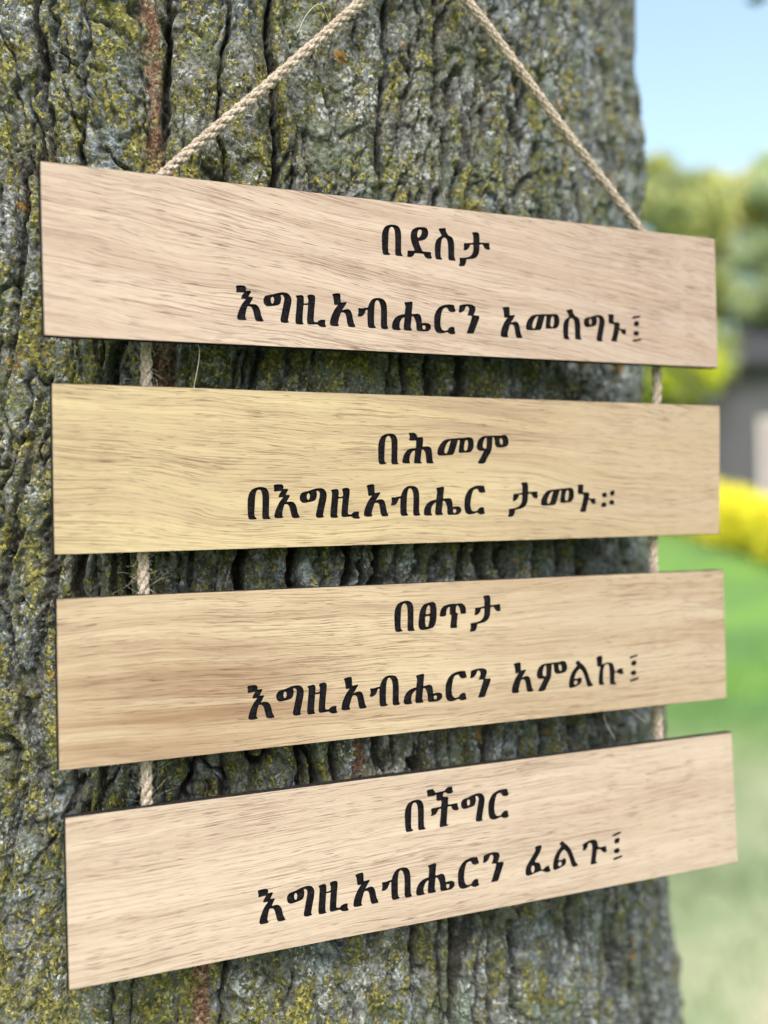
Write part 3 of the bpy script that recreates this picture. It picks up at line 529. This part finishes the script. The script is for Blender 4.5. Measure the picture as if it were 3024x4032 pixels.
def make_rope(pts, label, seed, fray):
    rg = random.Random(seed)
    path = catmull([W(*[v / 1000 for v in p]) for p in pts], .0011)
    path = [p + Vector((math.sin(i * .021 + seed) * .0004, math.sin(i * .034 + 2 * seed) * .0002, math.sin(i * .017 + seed) * .0004)) for i, p in enumerate(path)]
    fr = frames(path); V = []; F = []; R0 = .00215; pitch = .0145
    for st in range(3):
        for y in range(3):                       # three fine plies inside each yarn
            cp = []; rr = []
            for i, p in enumerate(path):
                an = 2 * math.pi * (st / 3) + i * .0011 / pitch * 2 * math.pi
                t, a, b = fr[i]
                c = p + (a * math.cos(an) + b * math.sin(an)) * R0 * .50
                an2 = 2 * math.pi * y / 3 - i * .0011 / .0085 * 2 * math.pi
                wv = 1 + .12 * math.sin(i * .31 + st * 2 + y) + .08 * math.sin(i * .83 + y * 3)
                cp.append(c + (a * math.cos(an2) + b * math.sin(an2)) * R0 * .24 * wv); rr.append(R0 * (.36 + .035 * math.sin(i * .47 + y + st)))
            tube_arrays(cp, rr, 7, V, F)
    ro = mesh_obj('rope', [v - SB for v in V], np.array(F, dtype=np.int32), ROPE, sign, smooth=True)
    ro['label'] = label
    FV = []; FF = []
    n = len(path)
    for k in range(int(n * 4.2)):
        i = rg.randrange(2, n - 3); t, a, b = fr[i]; an = rg.uniform(0, 2 * math.pi)
        d = a * math.cos(an) + b * math.sin(an); sgn = rg.choice((-1, 1)); zz = path[i].z - ZC
        far = fray(path[i]) if min(abs(zz - q_) for q_ in (.076, .001, -.075)) < .014 else .1; L = rg.uniform(.0012, .0030) * (1 + far * rg.random() ** 3 * 2.0)
        cur = path[i] + d * R0 * .72; dv = (d * rg.uniform(.15, .9 + far * .5) + t * sgn * rg.uniform(.6, 1.1)).normalized(); pp = [cur.copy()]
        bend = Vector((rg.uniform(-1, 1), rg.uniform(-1, 1), rg.uniform(-1, 1))) * .55
        for q in range(5):
            cur = cur + dv * L / 5; dv = (dv + bend * .35).normalized(); pp.append(cur.copy())
        pp = [Vector((v.x, max(v.y, .0048), v.z)) for v in pp]
        r = rg.uniform(.00003, .00006); tube_arrays(pp, [r] * 5 + [r * .4], 3, FV, FF)
    fo = mesh_obj('loose_fibres', [v - SB for v in FV], np.array(FF, dtype=np.int32), FIB, ro); fo['kind'] = 'stuff'
    return ro
def frayL(p):
    y = (p.z - ZC)
    return 2.2 if y < .10 else .3
zr = -6.9
make_rope([(-1, 252, -9.5), (-8, 246, -9.5), (-28.2, 224.6, zr), (-60, 193.0, zr), (-108.3, 146.4, zr), (-113.4, 136, zr), (-115, 120, zr - 1), (-114.8, 100, -8), (-114.6, 76, -8), (-116.5, 40, -8.5), (-117.6, 2, -8.5), (-117.2, -36, -8.5), (-118.2, -74, -8.5), (-118, -112, -9)],
          'left rope running down behind the plank ends, frayed in the gaps', 1, frayL)
make_rope([(1, 252, -9.5), (8, 247, -9.5), (25.0, 234.1, zr), (66, 193.5, zr), (112.3, 147.5, zr), (118.0, 137, zr), (119, 120, zr), (118.0, 78, -6), (116.5, 40, -8.5), (115.5, 0, -8.5), (115.8, -36, -8.5), (116.3, -75, -8.5), (116, -112, -9)],
          'right rope running down behind the plank ends past the edge of the trunk', 2, lambda p: .25)
# a few long strays
SV = []; SF = []
for pts in ([(-113, 96, -3), (-104, 92, 1), (-97.5, 83, 1), (-98.5, 70, -2), (-100, 62, -5)], [(86, -64, -4), (96, -69, -4), (107, -76, -6)], [(84, -60, -4), (84, -72, -5), (90, -82, -6)],
            [(-117, -58, -5), (-106, -62, -2), (-98, -66, -2)], [(-40, 214, -5), (-46, 219, 0), (-52, 214, 1), (-56, 206, 0)]):
    pp = catmull([W(*[v / 1000 for v in p]) for p in pts], .0015); tube_arrays(pp, [.00011] * len(pp), 4, SV, SF)
so_ = mesh_obj('loose_fibres', [v - SB for v in SV], np.array(SF, dtype=np.int32), FIB, sign); so_['kind'] = 'stuff'
# nail that carries the rope
bm = bmesh.new()
mt = Matrix.Translation(W(0, .2535, -.010)) @ Matrix.Rotation(math.radians(90), 4, 'X')
bmesh.ops.create_cone(bm, cap_ends=True, segments=16, radius1=.0019, radius2=.0019, depth=.036, matrix=mt)
bmesh.ops.create_cone(bm, cap_ends=True, segments=20, radius1=.0055, radius2=.0046, depth=.0018, matrix=Matrix.Translation((0, -.0185, 0)) @ mt)
me = bpy.data.meshes.new('nail'); bm.to_mesh(me); bm.free(); me.transform(Matrix.Translation(-SB))
nn = N('steel_nail'); me.materials.append(nn.done((.25, .25, .26), .4, None, .5)); link(bpy.data.objects.new('nail', me), sign)
# ---------------------------------------------------------------- surroundings
def px_dir(x, y=2016.0):                       # compass direction of a photograph column, used once to find where things stand
    d = Vector(((x - 1512) / 4200, -(y - 2016) / 4200, -1.0))
    R = Matrix(CAM_R).transposed()
    return (M @ (R @ d)).normalized()
def stand(x, dist):
    d = px_dir(x); h = Vector((d.x, d.y)).normalized() * dist
    return CAMW.x + h.x, CAMW.y + h.y
AX = Vector((math.sin(math.radians(41)), math.cos(math.radians(41))))
def gz(x, y):
    t = x * AX.x + y * AX.y
    return 1.05 * sst(6.5, 27, np.asarray(t, dtype=float)) + .0 * t
def fol_mat(name, cols, scale=.8, rough=.6):
    n = N(name); P = n.gen().outputs['Position']
    a = n.math('ADD', n.math('MULTIPLY', n.noise(P, scale, 3, .55), .8), n.math('MULTIPLY', n.attr('hue'), .35))
    c = n.ramp(a, [(.36 + .40 * i / (len(cols) - 1), c_) for i, c_ in enumerate(cols)])
    m = n.done(c, rough, None, .25)
    tr = n.n('ShaderNodeBsdfTranslucent'); n.t.links.new(c, tr.inputs[0]); mx = n.n('ShaderNodeMixShader'); mx.inputs[0].default_value = .42
    n.t.links.new(n.b.outputs[0], mx.inputs[1]); n.t.links.new(tr.outputs[0], mx.inputs[2]); n.t.links.new(mx.outputs[0], n.out.inputs[0])
    return m
def leaves(name, centres, radii, count, size, mat, parent, seed, origin, squash=1.0, shell=.5):
    r = np.random.default_rng(seed); C = np.array(centres, float); Rr = np.array(radii, float)
    p = Rr ** 2 / (Rr ** 2).sum(); k = r.choice(len(C), count, p=p)
    d = r.normal(size=(count, 3)); d /= np.linalg.norm(d, axis=1)[:, None]
    rad = Rr[k] * (shell + (1 - shell) * r.random(count)) * (1 + .22 * r.normal(size=count))
    c = C[k] + d * rad[:, None] * np.array([1, 1, squash])
    u = r.normal(size=(count, 3)); u /= np.linalg.norm(u, axis=1)[:, None]; v = np.cross(u, r.normal(size=(count, 3))); v /= np.linalg.norm(v, axis=1)[:, None]
    s = size * r.uniform(.6, 1.3, count)[:, None]
    q = np.stack([c - u * s, c + v * s * .5, c + u * s, c - v * s * .5], 1).reshape(-1, 3) - np.array(origin)
    o = mesh_obj(name, q, np.arange(count * 4).reshape(-1, 4), mat, parent)
    a = o.data.attributes.new('hue', 'FLOAT', 'POINT'); a.data.foreach_set('value', np.repeat(r.random(count), 4).astype(np.float32))
    return o
nbk = N('plain_bark'); pb = nbk.obj()
PBARK = nbk.done(nbk.ramp(nbk.noise(nbk.map(pb, scale=(9, 9, 2)), 1, 4, .6), [(.3, (.06, .05, .04)), (.7, (.18, .15, .12))]), .9, nbk.bump(nbk.noise(nbk.map(pb, scale=(30, 30, 6)), 1, 4, .6), .8, .02), .2)
def limb_mesh(name, segs, mat, parent, origin, sides=9):
    V = []; F = []
    for pts, r0, r1 in segs:
        pp = catmull([Vector(p) for p in pts], max(.04, (Vector(pts[0]) - Vector(pts[-1])).length / 14)); n = len(pp)
        tube_arrays(pp, [r0 + (r1 - r0) * (i / (n - 1)) ** .8 for i in range(n)], sides, V, F)
    return mesh_obj(name, [v - Vector(origin) for v in V], np.array(F, dtype=np.int32), mat, parent, smooth=True)

# limbs and crown of the tree with the sign
top = Vector((TCX, .30, 3.85)); segs = []; rg = random.Random(5); tips = []
for k in range(7):
    an = k * 2 * math.pi / 7 + .3; rr = rg.uniform(1.5, 2.3); hh = rg.uniform(2.1, 3.6)
    a = top + Vector((math.cos(an) * .07, math.sin(an) * .07, -.10)); b = top + Vector((math.cos(an) * rr * .4, math.sin(an) * rr * .4, hh * .5)); c = top + Vector((math.cos(an) * rr, math.sin(an) * rr, hh))
    segs.append(([a, b, c], .11, .025)); tips.append(c)
    for q in range(3):
        t2 = b.lerp(c, .25 + .25 * q); e = t2 + Vector((rg.uniform(-.7, .7), rg.uniform(-.7, .7), rg.uniform(.3, .9))); segs.append(([t2, t2.lerp(e, .5) + Vector((0, 0, .08)), e], .03, .008)); tips.append(e)
# the one low branch that droops behind the trunk on the right
tw = CAMW + px_dir(2962, -15) * 1.9
low = [Vector((TCX + .17, .36, 3.3)), Vector((.62, .95, 3.35)), Vector((.98, 1.05, 2.85)), tw + Vector((.04, .02, .10))]
segs.append((low, .030, .004))
limb_mesh('limb', segs, BARK if False else PBARK, tree, tree.location)
OWNLEAF = fol_mat('tree_leaf', [(.035, .075, .018), (.07, .13, .03), (.12, .19, .05)], 1.4)
cen = [tuple(t) for t in tips]; leaves('crown', cen, [rg.uniform(.5, .9) for _ in cen], 16000, .065, OWNLEAF, tree, 3, tree.location, .8, .2)
leaves('leaf_spray', [tuple(tw + Vector((.05, .03, .07))), tuple(tw + Vector((.16, .02, .05)))], [.05, .06], 42, .026, OWNLEAF, tree, 9, tree.location, .8, .1)

# ground
ng = N('lawn_grass'); P = ng.gen().outputs['Position']
dist = ng.n('ShaderNodeVectorMath', operation='LENGTH'); ng.set(dist.inputs[0], P); dist = dist.outputs['Value']
a = ng.noise(P, .9, 4, .6); b = ng.noise(P, 14, 4, .7); c0 = ng.noise(ng.map(P, loc=(4, 9, 0)), .33, 3, .6)
far = ng.sstep(ng.math('ADD', dist, ng.math('MULTIPLY', c0, 3)), 6.0, 9.5)
near_c = ng.ramp(ng.math('ADD', ng.math('MULTIPLY', a, .75), ng.math('MULTIPLY', b, .25)), [(.36, (.145, .200, .105)), (.48, (.245, .298, .178)), (.60, (.385, .375, .27))])
far_c = ng.ramp(a, [(.35, (.085, .17, .065)), (.62, (.125, .24, .055))])
ng.done(ng.mix(far, near_c, far_c), .9, ng.bump(b, .6, .02), .1); GRASS = ng.m
rad_ = np.concatenate([np.linspace(0, 2, 12), np.linspace(2.2, 40, 150), np.geomspace(42, 1800, 40)])
ang = np.linspace(0, 2 * np.pi, 181)[:-1]
RR, AA = np.meshgrid(rad_, ang, indexing='ij'); gx = RR * np.sin(AA); gy = RR * np.cos(AA)
gzv = gz(gx, gy) + .03 * fbm(gx % 1.88, gy, .9, 3.0, 5, 2) * sst(1, 4, RR) * 0
V = np.stack([gx.ravel(), gy.ravel(), gzv.ravel()], 1); na = len(ang)
I0 = np.arange(na); I1 = (I0 + 1) % na
F = np.concatenate([np.stack([k * na + I0, (k + 1) * na + I0, (k + 1) * na + I1, k * na + I1], 1) for k in range(len(rad_) - 1)])
tag(mesh_obj('lawn', V, F, GRASS, smooth=True), kind='structure')
# blades of grass
r = np.random.default_rng(77); nb_ = 170000
dd = .55 + 10.5 * r.random(nb_) ** .9; aa = np.radians(r.uniform(-180, 180, nb_)); bx = dd * np.sin(aa); by = dd * np.cos(aa) ; bz = gz(bx, by)
hh = r.uniform(.02, .055, nb_) * (1 + .04 * dd); w = r.uniform(.002, .0045, nb_) * (1 + .12 * dd); an = r.uniform(0, 6.28, nb_); lx = r.normal(0, .4, nb_) * hh; ly = r.normal(0, .4, nb_) * hh
B = np.stack([np.stack([bx - np.cos(an) * w, by - np.sin(an) * w, bz - .004], 1), np.stack([bx + np.cos(an) * w, by + np.sin(an) * w, bz - .004], 1), np.stack([bx + lx, by + ly, bz + hh], 1)], 1).reshape(-1, 3)
tag(mesh_obj('grass', B, np.arange(nb_ * 3).reshape(-1, 3), GRASS), 'short lawn grass with dry straw coloured patches around the tree', 'grass', kind='stuff')

# background trees
def bg_tree(px, D, ztop, zbot, rad, cols, seed, label, group=None, n=22000, size=.15, name='leafy_tree', ncl=26):
    x, y = stand(px, D); z0 = float(gz(x, y)); rg = random.Random(seed)
    t = empty(name, (x, y, z0)); tag(t, label, 'tree', group)
    H = ztop - zbot; cen = []; rr = []
    for k in range(ncl):
        u = rg.random(); zz = zbot + H * (.08 + .84 * u); wr = rad * math.sin(math.pi * min(.95, .18 + .72 * u)) ** .7; a = rg.uniform(0, 6.28); q = wr * math.sqrt(rg.random())
        cen.append((x + math.cos(a) * q, y + math.sin(a) * q, zz)); rr.append(rg.uniform(.16, .30) * rad)
    segs = [([(x, y, z0 - .1), (x + .05, y, (z0 + zbot) / 2 + .3), (x, y, zbot + H * .6)], .05 * rad + .06, .03)]
    for c in cen[:9]: segs.append(([(x, y, zbot + (c[2] - zbot) * .3), ((x + c[0]) / 2, (y + c[1]) / 2, (zbot + c[2]) / 2 + .2), c], .05, .015))
    limb_mesh('trunk', segs, PBARK, t, t.location, 7)
    leaves('crown', cen, rr, n, size, fol_mat('%s_leaf' % label.split()[0], cols, .45), t, seed, t.location, .9, .6)
    return t
G1 = [(.05, .10, .03), (.10, .17, .05), (.20, .26, .06), (.42, .42, .06)]
bg_tree(2560, 26, 9.9, 3.6, 2.1, [(.19, .27, .18), (.29, .37, .22), (.48, .51, .22), (.74, .71, .22)], 1, 'tall tree showing between the trunk and the roof, green with yellow leaf tufts')
bg_tree(2880, 33, 11.6, 5.6, 2.3, [(.24, .31, .19), (.42, .46, .24), (.72, .68, .24), (.86, .80, .28)], 2, 'tree with the yellowest crown, standing behind the dark roof')
bg_tree(3260, 31, 11.2, 5.6, 2.7, [(.34, .44, .32), (.46, .56, .38), (.58, .66, .38)], 3, 'blue-green tree cut by the right edge of the photo')
bg_tree(2700, 42, 14.0, 6.0, 3.0, [(.32, .44, .34), (.44, .56, .40), (.56, .64, .38)], 4, 'pale green tree far behind the yellower trees')
bg_tree(2610, 24.6, 6.0, 4.1, 1.4, [(.30, .38, .04), (.55, .62, .08), (.80, .82, .10)], 5, 'small bright green tree in front of the brick wing', n=6000, size=.10, ncl=14)
for i, (px, D, zt) in enumerate(((2300, 34, 11), (3420, 36, 12), (3800, 33, 11))):
    bg_tree(px, D, zt, 4.5, 3.0, G1, 20 + i, ['broad tree hidden behind the big trunk', 'tree beyond the right end of the roof', 'outermost tree beyond the house'][i], n=5000)

# yellow flowering hedge
hp = [stand(2480, 26.5), stand(2700, 23.6), stand(2850, 21.3), stand(3024, 18.6), stand(3300, 15.6), stand(3700, 13.2)]
path = catmull([Vector((x, y, 0)) for x, y in hp], .20)
hed = empty('flowering_hedge', (hp[2][0], hp[2][1], float(gz(*hp[2])))); tag(hed, 'long low hedge thick with bright yellow flowers edging the lawn before the house', 'hedge')
cen = []; rr = []; rg = random.Random(8)
for p in path:
    z = float(gz(p.x, p.y)); hgt = 1.15
    for q in range(3): cen.append((p.x + rg.uniform(-.3, .3), p.y + rg.uniform(-.3, .3), z + .24 + q * (.21 + .08 * sst(17, 25, math.hypot(p.x, p.y))) + rg.uniform(-.05, .05))); rr.append(rg.uniform(.30, .34))
leaves('flowers', cen, rr, 60000, .045, fol_mat('yellow_petal', [(.80, .68, .03), (.92, .84, .05), (.95, .91, .12)], 2.0), hed, 11, hed.location, 1.0, .55)
leaves('leaves', cen, [q * .8 for q in rr], 9000, .06, fol_mat('hedge_leaf', [(.10, .17, .02), (.30, .33, .02)], 2.0), hed, 12, hed.location, 1.0, .2)
for p in path[::3]:
    limb_mesh('stem', [([(p.x, p.y, float(gz(p.x, p.y)) - .05), (p.x + rg.uniform(-.1, .1), p.y, float(gz(p.x, p.y)) + .4), (p.x + rg.uniform(-.2, .2), p.y, float(gz(p.x, p.y)) + .8)], .02, .006)], PBARK, hed, hed.location, 5)

# house
def flat(name, c, rough=.8, sc=6, amt=.15, bump=0.0):
    n = N(name); P = n.obj(); f = n.noise(P, sc, 4, .6)
    col = n.mix(n.sstep(f, .35, .7), tuple(v * (1 - amt) for v in c), tuple(min(1, v * (1 + amt)) for v in c))
    return n.done(col, rough, n.bump(f, .4, .01) if bump else None, .3)
def box(bm, x0, x1, y0, y1, z0, z1):
    vs = [bm.verts.new((x, y, z)) for x in (x0, x1) for y in (y0, y1) for z in (z0, z1)]
    for f in ((0, 1, 3, 2), (4, 6, 7, 5), (0, 4, 5, 1), (2, 3, 7, 6), (0, 2, 6, 4), (1, 5, 7, 3)): bm.faces.new([vs[i] for i in f])
def bobj(name, boxes, mat, parent):
    bm = bmesh.new()
    for b_ in boxes: box(bm, *b_)
    bmesh.ops.recalc_face_normals(bm, faces=bm.faces); me = bpy.data.meshes.new(name); bm.to_mesh(me); bm.free(); me.materials.append(mat)
    return link(bpy.data.objects.new(name, me), parent)
hx, hy = stand(2800, 28.0); d28 = px_dir(3100)
house = empty('house', (hx, hy, float(gz(hx, hy)) - .05)); house.rotation_euler.z = math.atan2(-d28.x, d28.y)
tag(house, 'grey-blue house with a dark roof and a pinkish brick wing beyond the lawn', 'house')
SID = flat('grey_blue_siding', (.085, .088, .115), .7, 3, .12); BRK = flat('pinkish_brick', (.46, .30, .23), .85, 5, .2)
ROOF = flat('dark_shingles', (.035, .038, .048), .9, 6, .3); WHT = flat('pale_frame_paint', (.52, .50, .54), .5, 4, .05); GAR = flat('pale_pink_garage_door', (.25, .21, .26), .6, 4, .1)
ngl = N('window_glass'); GLS = ngl.done((.03, .04, .05), .08, None, .6)
# walls as siding boards with real laps
boards = []; z = 0.0
while z < 3.9: boards.append((0, 7.6, 0.0 + .012 * (int(z / .26) % 2), 5.5, z, min(3.9, z + .255))); z += .26
bobj('wall', boards, SID, house)
bobj('brick_wing', [(-1.85, -.004, .9, 5.0, 0, 3.25)], BRK, house)
bm = bmesh.new()
def prism(x0, x1, y0, y1, z0, z1):
    ym = (y0 + y1) / 2
    v = [bm.verts.new(p) for p in ((x0, y0, z0), (x0, y1, z0), (x0, ym, z1), (x1, y0, z0), (x1, y1, z0), (x1, ym, z1), (x0, y0, z0 - .16), (x0, y1, z0 - .16), (x1, y0, z0 - .16), (x1, y1, z0 - .16))]
    for f in ((0, 2, 5, 3), (1, 4, 5, 2), (0, 1, 2), (3, 5, 4), (6, 0, 3, 8), (7, 9, 4, 1), (6, 8, 9, 7), (6, 7, 1, 0), (8, 3, 4, 9)): bm.faces.new([v[i] for i in f])
prism(-.35, 7.95, -.45, 5.95, 4.07, 5.40); prism(-2.1, -.356, .6, 5.3, 3.42, 4.0)
bmesh.ops.recalc_face_normals(bm, faces=bm.faces); me = bpy.data.meshes.new('roof'); bm.to_mesh(me); bm.free(); me.materials.append(ROOF); rf = link(bpy.data.objects.new('roof', me), house)
bobj('chimney', [(5.2, 5.9, 3.2, 3.9, 4.2, 5.7)], BRK, rf)
gd = bobj('garage_door', [(1.30, 4.1, -.05, -.005, .0, 2.55)], GAR, house)
bobj('door_frame', [(1.18, 1.298, -.08, -.004, 0, 2.67), (4.102, 4.22, -.08, -.004, 0, 2.67), (1.298, 4.102, -.08, -.004, 2.552, 2.67)], WHT, house)
for wx_, wy_, wz_ in ((5.0, -.004, 1.0), (6.3, -.004, 1.0)):
    wd = bobj('window', [(wx_, wx_ + .08, -.06, wy_, wz_, wz_ + 1.2), (wx_ + .9, wx_ + .98, -.06, wy_, wz_, wz_ + 1.2), (wx_ + .082, wx_ + .898, -.06, wy_, wz_, wz_ + .08), (wx_ + .082, wx_ + .898, -.06, wy_, wz_ + 1.12, wz_ + 1.2)], WHT, house)
    bobj('pane', [(wx_ + .082, wx_ + .898, -.03, -.006, wz_ + .082, wz_ + 1.118)], GLS, wd)
